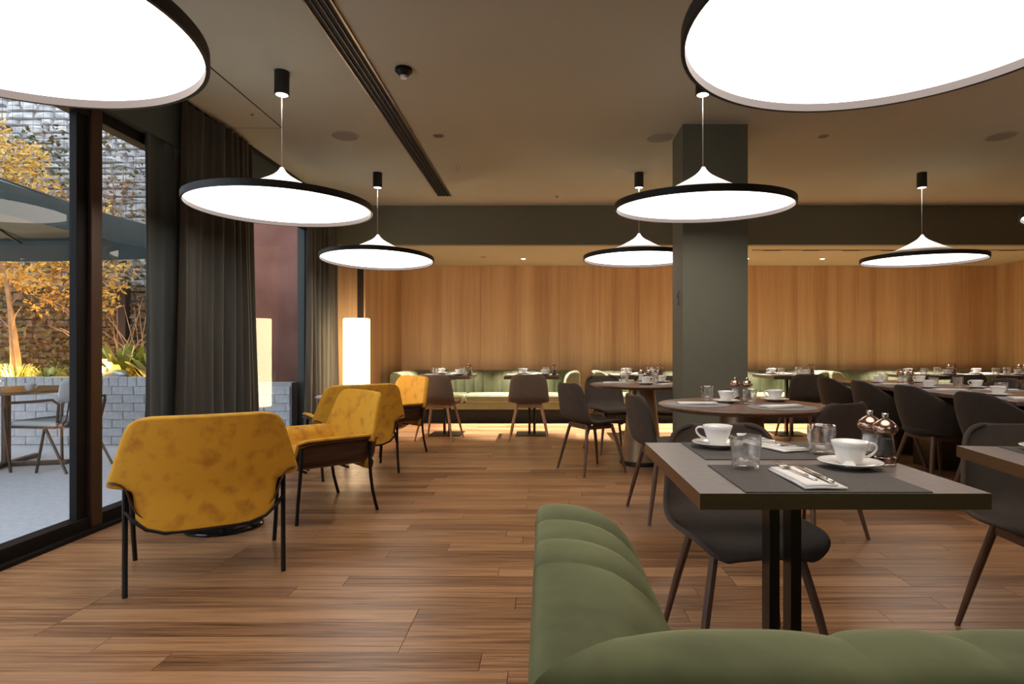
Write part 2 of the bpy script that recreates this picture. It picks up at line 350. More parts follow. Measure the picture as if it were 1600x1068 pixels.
# ceiling fittings
v = empty('ceiling_vent', (-1.165, 0, CEIL)); tag(v, 'long black linear slot vent with bronze edges in the ceiling', 'vent')
MB().box(-.075, .075, -2, 6.98, -.003, .0).build('backing', M['dark'], v)
for x in (-.071, .071): MB().box(x - .006, x + .006, -2, 6.98, -.012, -.0005).build('frame', M['alu'], v)
for x in (-.035, 0, .035): MB().box(x - .0035, x + .0035, -2, 6.98, -.011, -.003).build('slat', M['black'], v)
for x, yy, t in [(-1.68, 5.02, 'left of the slot vent'), (.985, 5.06, 'beside the column'), (3.86, 5.03, 'at the right end of the room')]:
    s_ = empty('ceiling_speaker', (x, yy, CEIL)); tag(s_, 'round flush ceiling speaker grille ' + t, 'speaker', 'ceiling speakers')
    MB().lathe([(.0, -.004), (.108, -.004)], 32).build('grille', M['grill'], s_)
    MB().lathe([(.108, -.006), (.118, -.006), (.12, 0), (.108, 0)], 32, close=True).build('bezel', M['ceil'], s_)
for x, yy, z, t in [(-.89, 5.02, CEIL, 'between slot vent and column'), (2.36, 5.03, CEIL, 'right of the column'), (-.86, 8.45, SOFF, 'in the low soffit before the wood wall')]:
    s_ = empty('ceiling_disc', (x, yy, z)); tag(s_, 'small round brown ceiling disc ' + t, 'ceiling disc', 'brown ceiling discs')
    MB().lathe([(0, -.006), (.035, -.006), (.042, 0)], 20).build('cover', M['brownp'], s_)
    MB().lathe([(.042, -.004), (.05, -.004), (.05, 0), (.042, 0)], 20, close=True).build('ring', M['ceil'], s_)
s_ = empty('smoke_detector', (-.9, 3.82, CEIL)); tag(s_, 'black smoke detector on the ceiling right of the slot vent', 'smoke detector')
MB().lathe([(.055, 0), (.055, -.02), (.045, -.024), (.03, -.045), (0, -.046)], 24).build('housing', M['black'], s_, smooth='auto')
MB().lathe([(.022, -.045), (.02, -.062), (0, -.064)], 16).build('sensor', M['white'], s_, smooth='auto')
for x, yy in [(-.85, 5.9), (.15, 7.0)]:
    s_ = tag(MB().lathe([(.022, 0), (.02, -.006), (.006, -.008), (.005, -.02), (.012, -.022), (0, -.024)], 14, (0, 0, 0)).build('sprinkler', M['steel'], None, (x, yy, CEIL), smooth='auto'),
             'tiny sprinkler head on ceiling ' + ('near the end of the slot vent' if x < 0 else 'close to the beam'), 'sprinkler')
ap = empty('access_panel', (-2.13, 0, CEIL)); tag(ap, 'flush ceiling access panel with thin dark joint beside the curtain', 'access panel')
MB().box(-.44, 0, 1.9, 4.83, -.004, 0).build('panel_board', M['ceil'], ap); MB().box(0, .006, 1.9, 4.836, -.0045, 0).build('joint', M['dark'], ap); MB().box(-.44, 0, 4.83, 4.836, -.0045, 0).build('joint', M['dark'], ap)
MB().lathe([(.012, -.004), (.01, -.012), (0, -.013)], 12, (-.1, 4.55, 0)).build('latch', M['steel'], ap)
tr = empty('light_track', (0, 7.86, SOFF)); tag(tr, 'thin dark linear slot in the soffit right of the column', 'light track')
MB().box(2.75, 6.6, -.012, .012, -.004, 0).build('channel', M['dark'], tr)
for i in range(7): MB().box(2.9 + i * .52, 3.12 + i * .52, -.01, .01, -.012, -.004).build('insert', M['alu'], tr)
for x, t in [(-1.68, 'above the leftmost banquette table'), (-.3, 'above the second banquette table, clear in view'), (1.0, 'behind the column pendant'), (2.1, 'hidden behind the column'), (6.05, 'nearest the right wood wall'), (2.93, 'just right of the column'), (4.03, 'between column and far right pendant'), (5.3, 'above the far right tables')]:  # two of these, behind column and far right pendant, are added for table light
    s_ = empty('downlight', (x, 8.62, SOFF)); tag(s_, 'small bright recessed downlight in the soffit ' + t, 'downlight', 'soffit downlights')
    MB().lathe([(.0, -.002), (.03, -.002)], 20).build('lens', M['down'], s_)
    MB().lathe([(.03, -.004), (.042, -.004), (.042, 0), (.03, 0)], 20, close=True).build('trim_ring', M['white'], s_)
    edge = x < -1.5
    light('spot_beam', 'SPOT', (0, 0, -.02), DOWN * (.5 if edge else 1), (1, .88, .72), s_, .02, 58, (R(-8), R(-10) if edge else 0, 0), .5)

# ------------------------------------------------------------------ pendant lamps
RL = .568
def make_pendant():
    t = empty('pendant_lamp')       # origin at the rim's underside
    p = MB().lathe([(RL, 0), (RL, .042), (RL - .008, .042), (RL - .008, 0)], 96, close=True).build('rim', [M['rim']], t, smooth='auto')
    MB().lathe([(RL - .009, .001), (RL - .012, .001), (RL - .012, .028), (RL - .009, .028)], 96, close=True).build('rim_lining', M['rimin'], p, smooth='auto')
    MB().lathe([(0, .036), (.2, .034), (RL - .0121, .028)], 96).build('diffuser', M['disc'], t, smooth=True)
    pr = [(.552, .046), (.47, .056), (.38, .073), (.30, .096), (.23, .124), (.18, .148), (.13, .174), (.09, .196), (.056, .217), (.032, .238), (.018, .256), (.011, .27), (0, .272)]
    MB().lathe(pr, 72).build('cone', M['white'], t, smooth=True)
    return t
def finish_pendant(t, x, y, H, tilt, label):
    t.location = (x, y, 1.08 + H); t.rotation_euler = (0, 0, 0)
    top = CEIL - (1.08 + H)
    for ch in t.children: ch.rotation_euler[0] = tilt
    MB().tube([(0, 0, .268), (0, 0, top - .15)], .0022, 6).build('cable', M['cable'], t)
    cn = MB().lathe([(.0, -.15), (.044, -.15), (.046, -.148), (.046, 0), (0, 0)], 28).build('canister', M['rim'], t, (0, 0, top), smooth='auto')
    MB().lathe([(0, -.1505), (.038, -.1505)], 24).build('lens', M['spot'], cn)
    light('canister_light', 'SPOT', (.0, -.0, top - .158), SPOT, (1, .9, .78), t, .03, 58, (0, 0, 0), .6)
    tag(t, label, 'pendant lamp', 'round luminous disc pendants')
pen = [(-1.70, 3.86, .905, 0, 'flat round pendant lamp in front of the grey curtain'),
 (1.03, 3.86, .905, R(3), 'flat round pendant lamp hanging before the green column'),
 (-1.70, 6.08, .90, R(-2.5), 'smaller-looking round pendant lamp above the far yellow armchairs'),
 (.97, 6.08, .908, 0, 'round pendant lamp partly hidden behind the green column'),
 (3.86, 6.08, .895, R(1), 'round pendant lamp in front of the beam over the long table'),
 (-1.52, 1.55, .85, 0, 'very large-looking pendant disc cut off by the top left of the picture'),
 (.95, 1.60, .86, 0, 'very large-looking pendant disc cut off by the top right of the picture'),
 (3.80, 3.86, .905, 0, 'round pendant lamp over the long table, beyond the picture edge'),
 (3.75, 1.60, .86, 0, 'round pendant lamp near the camera, beyond the right picture edge'),
 (-1.6, -.9, .9, 0, 'round pendant lamp behind the camera on the window side'), (1.3, -.9, .9, 0, 'round pendant lamp behind the camera by the sofa')]
p0 = make_pendant(); pl = [p0] + [copy_tree(p0) for _ in pen[1:]]
for t, a in zip(pl, pen): finish_pendant(t, *a)

# ------------------------------------------------------------------ curtains
def curtain(name, y0, y1, x, amp, n, z1, m, label, seed, spread=.0, lean=0):
    r = random.Random(seed); ph = [r.uniform(0, 6) for _ in range(4)]; K = n * 10; rows = []
    for j in range(13):
        v = j / 12; z = .015 + (z1 - .015) * v; row = []
        for i in range(K + 1):
            u = i / K; f = 2 * PI * n * (u + .03 * math.sin(5 * u + ph[0]))
            a = amp * (1 - .35 * v) * (1 + .4 * math.sin(7 * u + ph[1]))
            yy = y0 + (y1 - y0) * u; yc = (y0 + y1) / 2
            yy = yc + (yy - yc) * (1 - .18 * v ** .8 + spread * (1 - v)) + .012 * math.sin(f * .5 + v * 3 + ph[2]) + lean * (1 - v)
            row.append((x + a * math.sin(f) + .3 * a * math.sin(2 * f + ph[3]) + .01 * math.sin(v * 4 + u * 9), yy, z))
        rows.append(row)
    o = MB().grid(rows).build(name, m, smooth=True, solid=.004)
    tag(o, label, 'curtain', 'window curtains'); return o
track = tag(box('curtain_track', M['black'], XL + .115, XL + .135, 3.0, 7.4, CEIL - .02, CEIL - .0), 'black ceiling-mounted curtain track along the window wall', 'curtain track')
curtain('curtain', 4.12, 5.34, XL + .16, .05, 10, CEIL - .03, M['curtain'], 'grey-green pleated full-length curtain between the two windows', 3)
curtain('curtain', 6.42, 7.42, XL + .15, .045, 8, CEIL - .03, M['curtain'], 'grey-green pleated curtain beside the glowing floor lamp', 5)
curtain('curtain', 3.90, 4.62, XL + .075, .008, 5, WT + .1, M['curtainb'], 'flat dark teal curtain edge right of the sliding door glass', 9)

# ------------------------------------------------------------------ floor lamp
fl = empty('floor_lamp', (-2.16, 6.86, 0)); tag(fl, 'tall glowing white cylinder floor lamp beside the curtain', 'floor lamp')
MB().lathe([(.0, 0), (.14, 0), (.14, .012), (.02, .018), (0, .018)], 32).build('base', M['black'], fl, smooth='auto')
MB().tube([(0, 0, .015), (0, 0, .5)], .012, 10).build('pole', M['black'], fl)
MB().lathe([(.142, .42), (.147, .425), (.147, 1.425), (.142, 1.43), (.142, .42)], 40).build('lamp_shade', M['shade'], fl, smooth='auto')
MB().lathe([(.01, 1.38), (.143, 1.38), (.143, 1.385), (.01, 1.385)], 32, close=True).build('shade_ring', M['white'], fl)

# ------------------------------------------------------------------ mustard lounge chair (faces +Y, origin on floor)
def make_lounge():
    t = empty('lounge_armchair')
    W_ = [(.264, .16), (.268, .21), (.28, .248), (.30, .272), (.34, .284), (.40, .288), (.44, .291), (.458, .30), (.466, .325), (.47, .36), (.474, .392), (.487, .394), (.52, .384), (.58, .366), (.65, .345), (.70, .330), (.74, .315), (.765, .295), (.779, .262), (.785, .21)]
    rows = []
    for z, w in W_:
        rows.append([(w * s, -.275 - .10 * max(0, (z - .42)) ** 1.0 / .36 * .7 + .085 * abs(w * s / .38) ** 2.2, z) for s in [i / 8 for i in range(-8, 9)]])
    MB().grid(rows).build('backrest', M['yellow'], t, smooth=True, solid=.045, soff=0, sub=1)
    pr = [(-.385, .497), (-.35, .494), (-.322, .478), (-.306, .44), (-.292, .38), (-.262, .335), (-.20, .312), (-.10, .305)]
    pr = pr + [(0, .303)] + [(-a, b) for a, b in reversed(pr)]
    def ush(name, off, y0, y1, m, th):
        rows = []
        for k in range(9):
            v = k / 8; y = y0 + (y1 - y0) * v; rr = []
            for (x, z) in pr:
                drop = .02 * max(0, (v - .8) / .2) ** 2 * (1 if abs(x) > .3 else .4)
                lift = .0
                rr.append((x * (1 - off * .05), y + (.015 if abs(x) < .3 else -.02) * (v > .9), z - drop + lift))
            rows.append(rr)
        return MB().grid(rows).build(name, m, t, smooth=True, solid=th[0], soff=th[1], sub=1)
    ush('outer_shell', 0, -.268, .275, M['wshell'], (.012, 0))
    # inner upholstery: same section lifted inwards
    rows = []
    for k in range(9):
        v = k / 8; y = -.235 + .515 * v; rr = []
        for (x, z) in pr:
            xi = x * (.93 if abs(x) < .33 else .995); zi = z + (.030 if abs(x) < .3 else .019)
            rr.append((xi, y - (.02 if (abs(x) > .3 and v > .9) else 0), zi - (.012 if v > .95 else 0)))
        rows.append(rr)
    MB().grid(rows).build('arm_upholstery', M['yellow'], t, smooth=True, solid=.024, sub=1)
    MB().cbox((0, .03, .375), (.50, .48, .07)).build('seat_cushion', M['yellow'], t, bevel=.025)
    for s in (-1, 1):
        MB().tube([(s * .335, .235, .47), (s * .338, .245, .30), (s * .332, .258, .12), (s * .325, .262, .0)], .011, 8).build('leg', M['black'], t, smooth='auto')
        MB().tube([(s * .322, -.215, .465), (s * .322, -.215, .33), (s * .321, -.222, .24), (s * .320, -.236, .14), (s * .318, -.258, .05), (s * .317, -.272, 0)], .011, 8).build('leg', M['black'], t, smooth='auto')
    pts = [(-.322, -.218, .36), (-.29, -.25, .325), (-.24, -.268, .283), (-.17, -.283, .262), (0, -.29, .256), (.17, -.283, .262), (.24, -.268, .283), (.29, -.25, .325), (.322, -.218, .36)]
    MB().tube(pts, .008, 8).build('frame_rod', M['black'], t, smooth='auto')
    for yy in (-.12, .16): MB().tube([(-.20, yy, .290), (0, yy, .286), (.20, yy, .290)], .008, 8).build('crossbar', M['black'], t, smooth='auto')
    return t

# ------------------------------------------------------------------ shell dining chair (faces +Y)
def make_shell_chair(m='shell', lm='leg'):
    t = empty('dining_chair')
    P = [(.232, .418, .13), (.232, .432, .175), (.215, .442, .205), (.16, .447, .228), (.06, .442, .24), (-.05, .436, .242), (-.13, .442, .24), (-.18, .462, .238), (-.208, .50, .235), (-.222, .55, .23), (-.235, .62, .222), (-.247, .69, .212), (-.255, .735, .20), (-.259, .762, .18), (-.261, .778, .15), (-.262, .785, .105)]
    rows = []
    n = len(P)
    for k, (y, z, w) in enumerate(P):
        b = min(1, max(0, (k - 5) / 4)); row = []
        for i in range(-6, 7):
            s = i / 6; ss = math.sin(s * PI / 2)
            row.append((w * ss, y + .055 * b * abs(s) ** 2.2 * (w / .24), z + .028 * (1 - b) * abs(s) ** 2 * (0 if k < 2 else 1) - .012 * (1 if k < 3 else 0) * abs(s) + .012 * b * (k > n - 4) * 0))
        rows.append(row)
    MB().grid(rows).build('seat_shell', M[m], t, smooth=True, solid=.02, soff=0, sub=1)
    MB().box(-.15, .15, .09, .12, .385, .425).box(-.15, .15, -.14, -.11, .385, .43).box(-.15, -.125, -.13, .11, .385, .42).box(.125, .15, -.13, .11, .385, .42).build('underframe', M[lm], t, bevel=.004)
    for sx in (-1, 1):
        for sy in (-1, 1):
            MB().tube([(sx * .14, sy * .125 - .005, .42), (sx * .185, sy * .17, .22), (sx * .228, sy * .215, 0)], [.015, .0145, .010], 10).build('leg', M[lm], t, smooth='auto')
    return t

# ------------------------------------------------------------------ tub armchair (faces +Y)
def make_tub():
    t = empty('tub_armchair'); rows = []
    NV = 9
    for k in range(NV):
        v = k / (NV - 1); row = []
        for i in range(-14, 15):
            s = i / 14; a = s * R(128); sa, ca = math.sin(a), math.cos(a)
            h = abs(s); top = .845 - .0 if h < .25 else .845 - .185 * ((h - .25) / .75) ** 1.0 if h < .8 else .845 - .185 * (.55 / .75) - .05 * ((h - .8) / .2)
            top = .79 - .20 * (3 * min(1, max(0, (h - .12) / .70)) ** 2 - 2 * min(1, max(0, (h - .12) / .70)) ** 3)
            z = .395 + (top - .395) * v
            rr = .215 + .085 * math.sin(v * PI / 2 * .95)
            yy = -rr * ca * (1.0 if ca > 0 else 1.0); 
            row.append((rr * 1.0 * sa if abs(a) < PI / 2 else rr * (1 if sa > 0 else -1) * (1 - .10 * (abs(a) - PI / 2)), -rr * ca * .95 if ca > 0 else rr * (abs(a) - PI / 2) * 1.25, z))
        rows.append(row)
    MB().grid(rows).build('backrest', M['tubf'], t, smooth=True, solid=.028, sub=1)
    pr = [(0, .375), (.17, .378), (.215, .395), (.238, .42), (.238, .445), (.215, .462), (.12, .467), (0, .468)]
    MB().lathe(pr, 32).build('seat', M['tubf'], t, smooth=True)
    MB().box(-.17, .17, .12, .15, .35, .385).box(-.17, .17, -.15, -.12, .35, .385).box(-.17, -.14, -.14, .14, .35, .385).box(.14, .17, -.14, .14, .35, .385).build('underframe', M['leg'], t, bevel=.004)
    for sx in (-1, 1):
        for sy in (-1, 1):
            MB().tube([(sx * .155, sy * .135, .385), (sx * .20, sy * .18, .19), (sx * .24, sy * .22, 0)], [.019, .017, .012], 10).build('leg', M['leg'], t, smooth='auto')
    return t

# ------------------------------------------------------------------ tables
def make_square_table():
    t = empty('square_table'); w, d = .667 / 2, .37
    mb = MB(); mb.add([(-w, -d, .713), (w, -d, .713), (w, d, .713), (-w, d, .713), (-w, -d, .75), (w, -d, .75), (w, d, .75), (-w, d, .75)], [(4, 5, 6, 7), (0, 3, 2, 1)], 0)
    mb.add(mb.v[:8], [(0, 1, 5, 4), (1, 2, 6, 5), (2, 3, 7, 6), (3, 0, 4, 7)], 1)
    mb.build('tabletop', [M['ttop'], M['tedge']], t, weld=True)
    for x in (-.031, .031):
        MB().box(x - .015, x + .015, -.03, .03, .012, .713).build('post', M['tpost'], t, bevel=.002)
    MB().box(-.14, .14, -.2, .2, .700, .713).build('top_plate', M['tpost'], t)
    MB().box(-.2, .2, -.2, .2, 0, .012).build('base_plate', M['tpost'], t, bevel=.003)
    return t
def make_round_table():
    t = empty('round_table')
    MB().lathe([(0, .72), (.44, .72), (.475, .733), (.49, .742), (.49, .747), (.486, .75), (0, .75)], 72).build('tabletop', M['rtop'], t, smooth='auto')
    MB().lathe([(.19, .035), (.12, .715), (.11, .72), (0, .72)], 48).build('pedestal', M['cone'], t, smooth='auto')
    MB().lathe([(.0, 0), (.205, 0), (.21, .01), (.205, .03), (.19, .036), (0, .036)], 48).build('base_ring', M['black'], t, smooth='auto')
    return t
def make_low_table():
    t = empty('low_table')
    MB().lathe([(0, .598), (.29, .598), (.30, .606), (.30, .612), (.29, .62), (0, .62)], 48).build('tabletop', M['lowtop'], t, smooth='auto')
    MB().lathe([(.025, .02), (.022, .03), (.022, .59), (.06, .598)], 20).build('stem', M['black'], t, smooth='auto')
    MB().lathe([(0, 0), (.215, 0), (.22, .006), (.22, .012), (.21, .018), (.03, .024), (0, .024)], 48).build('base_disc', M['disk'], t, smooth='auto')
    return t

# ------------------------------------------------------------------ tableware
def make_cup():
    t = empty('coffee_cup')
    MB().lathe([(0, 0), (.026, 0), (.027, .004), (.031, .012), (.038, .030), (.044, .048), (.049, .064), (.0475, .0645), (.042, .048), (.036, .031), (.028, .014), (.02, .009), (0, .008)], 36).build('bowl', M['china'], t, smooth=True)
    pts = [(.043, 0, .055), (.056, 0, .060), (.069, 0, .055), (.071, 0, .044), (.062, 0, .031), (.050, 0, .023), (.036, 0, .020)]
    MB().tube(pts, [.0045, .0045, .0042, .004, .004, .0042, .0045], 8).build('handle', M['china'], t, smooth=True, sub=1)
    return t
def make_saucer():
    return MB().lathe([(0, 0), (.040, 0), (.045, .003), (.070, .012), (.083, .017), (.084, .0185), (.080, .019), (.060, .0125), (.044, .008), (.0, .0075)], 44).build('saucer', M['china'], smooth=True)
def make_tumbler():
    r = random.Random(4); n = 48; prof = [(.030, 0), (.034, .003), (.0355, .012), (.037, .03), (.0385, .05), (.040, .07), (.0415, .088), (.0415, .091), (.0395, .091)]
    inn = [(.0375, .07), (.036, .05), (.034, .032), (.031, .02), (.02, .017), (0, .0165)]
    mb = MB().lathe([(0, 0)] + prof + inn, n)
    vs = []
    for i, v_ in enumerate(mb.v):
        x, y, z = v_; rr = math.hypot(x, y); a = math.atan2(y, x)
        if rr > .030 and .008 < z < .084:
            f = 1 + .09 * math.sin(a * 8 + z * 150) * math.sin(z * 260 + 2 * math.sin(a * 5))
            x *= f; y *= f
        vs.append((x, y, z))
    mb.v = vs
    return mb.build('water_glass', M['tumbler'], smooth=True)
def make_mill(fill):
    t = empty('spice_mill')
    MB().lathe([(0, 0), (.0275, 0), (.0285, .003), (.0285, .022), (.026, .024), (0, .024)], 28).build('base', M['copper'], t, smooth='auto')
    MB().lathe([(0, .0245), (.0285, .0245), (.030, .03), (.0245, .055), (.0215, .078), (.022, .088), (0, .088)], 28).build('body', M['acrylic'], t, smooth='auto')
    MB().lathe([(0, .027), (.025, .027), (.025, .034), (.0205, .055), (.018, .074), (0, .076)], 20).build('spice_filling', M[fill], t, smooth='auto')
    MB().lathe([(0, .0885), (.024, .0885), (.0325, .096), (.034, .104), (.030, .115), (.02, .125), (.008, .132), (0, .133)], 28).build('cap', M['copper'], t, smooth=True)
    MB().lathe([(.005, .130), (.0055, .134), (.0085, .136), (.009, .145), (.0075, .147), (0, .147)], 16).build('knob', M['steel'], t, smooth='auto')
    return t
def make_placemat(): return MB().box(-.215, .215, -.16, .16, 0, .003).build('placemat', M['mat_'], bevel=.001)
def make_round_mat(): return MB().lathe([(0, 0), (.19, 0), (.191, .0015), (.19, .003), (0, .003)], 48).build('round_placemat', M['matg'])
def make_napkin():
    mb = MB(); rows = []
    for k in range(7):
        v = k / 6; rows.append([((-.05 + .1 * i / 4), -.1125 + .225 * v, .0045 + .0012 * math.sin(v * 5 + i)) for i in range(5)])
    t = MB().grid(rows).build('napkin', M['linen'], smooth=True, solid=.005, soff=0)
    MB().grid([[(x + .004, y * .97, z + .0052) for (x, y, z) in r[:4]] for r in rows]).build('fold', M['linen'], t, smooth=True, solid=.004)
    return t
def make_fork():
    t = empty('fork')
    MB().tube([(0, -.1, .003), (0, -.04, .0045), (0, .02, .004), (0, .045, .003)], [.0042, .0034, .0022, .0026], 8).build('handle', M['steel'], t, smooth=True)
    MB().cbox((0, .052, .004), (.020, .016, .0022)).build('neck', M['steel'], t, bevel=.001)
    for i in range(4):
        x = -.0084 + i * .0056
        MB().tube([(x, .058, .004), (x, .085, .0055), (x, .105, .010)], [.0014, .0013, .0007], 6).build('tine', M['steel'], t, smooth=True)
    return t
def make_knife():
    t = empty('knife')
    MB().tube([(0, -.105, .004), (0, -.07, .0045), (0, -.01, .004)], [.005, .0052, .0036], 8).build('handle', M['steel'], t, smooth=True)
    MB().add([(-.003, -.01, .003), (.006, -.01, .003), (.010, .05, .003), (.006, .095, .003), (-.003, .105, .003), (-.003, -.01, .0048), (.006, -.01, .0035), (.010, .05, .0035), (.006, .095, .0035), (-.003, .105, .0048)],
             [(0, 1, 2, 3, 4), (5, 6, 7, 8, 9), (0, 1, 6, 5), (1, 2, 7, 6), (2, 3, 8, 7), (3, 4, 9, 8), (4, 0, 5, 9)]).build('blade', M['steel'], t)
    return t
def make_spoon():
    t = empty('teaspoon')
    MB().tube([(-.06, 0, .003), (-.01, 0, .004), (.035, 0, .002)], [.003, .0022, .002], 8).build('handle', M['steel'], t, smooth=True)
    rows = [[(.050 + .016 * math.cos(a) * q, .010 * math.sin(a) * q, .004 - .004 * (1 - q * q)) for a in [2 * PI * k / 16 for k in range(17)]] for q in (.05, .4, .7, 1)]
    MB().grid(rows).build('bowl', M['steel'], t, smooth=True, solid=.0008)
    return t
def make_sugar(): return MB().add([(0, 0, 0), (.03, 0, 0), (.03, .022, 0), (0, .022, 0), (.004, .011, .014), (.026, .011, .014)], [(0, 1, 5, 4), (1, 2, 5), (2, 3, 4, 5), (3, 0, 4), (0, 3, 2, 1)]).build('sugar_packet', M['linen'])
MAKE = dict(lounge=make_lounge, chair=make_shell_chair, chairtan=lambda: make_shell_chair('tan', 'legl'), tub=make_tub, sq=make_square_table, rt=make_round_table, low=make_low_table, cup=make_cup, saucer=make_saucer, glass=make_tumbler,
            pep=lambda: make_mill('pepper'), salt=lambda: make_mill('salt'), mat=make_placemat, rmat=make_round_mat, napkin=make_napkin, fork=make_fork, knife=make_knife, spoon=make_spoon, sugar=make_sugar)
CAT = dict(lounge='armchair', chair='chair', chairtan='chair', tub='armchair', sq='table', rt='table', low='table', cup='cup', saucer='saucer', glass='glass', pep='pepper mill', salt='salt mill', mat='placemat', rmat='placemat', napkin='napkin', fork='fork', knife='knife', spoon='spoon', sugar='sugar packet')

# ------------------------------------------------------------------ furniture placement
G = 'mustard velvet lounge armchairs'
place('lounge', (-1.678, 2.976, 0), R(29.6), 'mustard velvet armchair nearest the camera, its back turned to us', G)
place('lounge', (-1.535, 4.057, 0), R(132), 'mustard armchair showing its dark walnut side shell, facing the window', G)
place('lounge', (-1.68, 5.245, 0), R(33), 'mustard armchair seen from behind, in front of the glowing floor lamp', G)
place('lounge', (-1.65, 6.32, 0), R(132), 'mustard armchair farthest from the camera, next to the taupe chair', G)
place('low', (-1.95, 3.63, 0), 0, 'low round table with dark disc base, hidden behind the nearest armchair', 'low round lounge tables')
place('low', (-1.95, 5.9, 0), 0, 'low round grey table beside the curtain and the floor lamp', 'low round lounge tables')

GC = 'brown shell dining chairs'
place('chair', (.70, 2.10, 0), R(183), 'dark shell chair tucked behind the nearest square table', GC)
place('chair', (1.83, 2.10, 0), R(176), 'dark shell chair behind the square table at the right edge', GC)
place('chair', (.82, 3.90, 0), R(-81), 'dark shell chair seen edge-on at the left of the middle round table', GC)
place('chair', (1.54, 3.46, 0), R(28), 'dark shell chair with its back to us at the right of the middle round table', GC)
place('chair', (.42, 5.30, 0), R(-62), 'brown shell chair left of the far round table, seen from behind', GC)
place('chair', (.72, 6.35, 0), R(-160), 'dark shell chair behind the far round table, left of its pedestal', GC)
place('chair', (1.25, 6.35, 0), R(160), 'dark shell chair behind the far round table, close to the column', GC)
place('chairtan', (-1.25, 7.12, 0), R(-10), 'taupe shell chair behind the farthest mustard armchair', GC)
place('chairtan', (-.18, 7.17, 0), R(0), 'brown shell chair at the second banquette table, back to us', GC)
place('chair', (3.10, 7.18, 0), 0, 'dark shell chair at the banquette table right of the column', GC)
place('chair', (4.95, 7.15, 0), 0, 'brown shell chair at the fourth banquette table, behind the long table', GC)
place('chairtan', (5.75, 7.1, 0), 0, 'lighter taupe shell chair at the last banquette table', GC)
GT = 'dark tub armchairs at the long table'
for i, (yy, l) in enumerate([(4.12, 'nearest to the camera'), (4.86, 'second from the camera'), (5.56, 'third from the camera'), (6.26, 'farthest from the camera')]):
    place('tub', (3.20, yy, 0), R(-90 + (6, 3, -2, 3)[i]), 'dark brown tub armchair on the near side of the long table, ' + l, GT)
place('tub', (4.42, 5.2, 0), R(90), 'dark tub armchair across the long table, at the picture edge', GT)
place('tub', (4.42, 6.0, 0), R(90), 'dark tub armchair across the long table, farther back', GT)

# long table
lt = empty('long_table', (3.57, 5.25, -.012)); tag(lt, 'long walnut communal table lined with tub armchairs', 'table')
MB().box(-.47, .47, -1.35, 1.3, .715, .75).build('tabletop', M['rtop'], lt, bevel=.008)
for yy in (-.95, .22, 1.05): MB().box(-.08, .25, yy - .16, yy + .16, .012, .715).build('pedestal', M['tpost'], lt, bevel=.004)

RT1 = place('rt', (.93, 5.65, 0), 0, 'far round walnut table with bronze cone pedestal, left of the column', 'round walnut tables')
RT2 = place('rt', (1.18, 3.56, 0), 0, 'middle round walnut table standing before the green column', 'round walnut tables')

NTW = 'nearest square table'
tabs = [((.69, 1.73), 0, 'the nearest square table', 'dark square table nearest the camera, laid for two'),
        ((1.685, 1.62), R(-8.6), 'the right edge table', 'dark square table cut off by the right picture edge'),
        ((-1.23, 7.56), 0, 'the first banquette table', 'square table in front of the banquette, behind the taupe chair'),
        ((-.153, 7.56), 0, 'the second banquette table', 'square table in front of the banquette, left of its right arm'),
        ((1.2, 7.62), 0, 'the table left of the column', 'square banquette table half hidden behind the far round table'),
        ((3.11, 7.56), 0, 'the table right of the column', 'square banquette table just right of the green column'),
        ((4.90, 7.56), 0, 'the fourth banquette table', 'square banquette table behind the long table, left of the last'),
        ((5.80, 7.56), 0, 'the last banquette table', 'square banquette table nearest the right wood wall')]
def setting(c, rz, tn, full):
    def P(x, y, z=.75): q = Matrix.Rotation(rz, 3, 'Z') @ Vector((x, y, 0)); return (c[0] + q.x, c[1] + q.y, z)
    for side, mx, my, cx, cy, gx, gy, nx, ny, sgn in [('front', -.012, -.205, .158, -.08, -.137, -.098, -.035, -.238, 1), ('back', .005, .2, -.11, .26, .175, .125, .072, .26, -1)]:
        place('mat', P(mx, my), rz, f'dark woven placemat at the {side} place of {tn}', 'dark placemats')
        h = .753
        place('saucer', P(cx, cy, h), rz, f'white saucer at the {side} place of {tn}', 'saucers')
        place('cup', P(cx, cy, h + .008), rz + (R(-8) if sgn > 0 else R(172)), f'white coffee cup at the {side} place of {tn}', 'coffee cups')
        place('glass', P(gx, gy, h if side == 'front' or True else .75), rz + rnd.uniform(0, 3), f'dimpled water glass at the {side} place of {tn}', 'water glasses')
        place('napkin', P(nx, ny, h), rz + (0 if sgn > 0 else R(200)), f'folded white napkin at the {side} place of {tn}', 'napkins')
        if full:
            q = rz + (0 if sgn > 0 else R(200))
            place('fork', P(nx - .012, ny + .02 * sgn + .01, h + .0115), q + R(4), f'steel fork on the {side} napkin of {tn}', 'forks')
            place('knife', P(nx + .02, ny + .005, h + .0115), q, f'steel table knife on the {side} napkin of {tn}', 'knives')
            if sgn > 0:
                place('spoon', P(cx + .035, cy - .058, h + .012), rz + R(185), f'teaspoon lying on the front saucer of {tn}', 'teaspoons')
                place('sugar', P(cx - .045, cy - .068, h + .0135), rz + R(5), f'small folded white sugar packet on the front saucer of {tn}', 'sugar packets')
    place('pep', P(.284, -.03), 0, f'clear pepper mill with copper cap on {tn}', 'pepper and salt mills')
    place('salt', P(.284, .05), 0, f'clear salt mill with copper cap on {tn}', 'pepper and salt mills')
for i, (c, rz, tn, lab) in enumerate(tabs):
    place('sq', (c[0], c[1], 0), rz, lab, 'square two-seat tables')
    setting(c, rz, tn, i < 2)
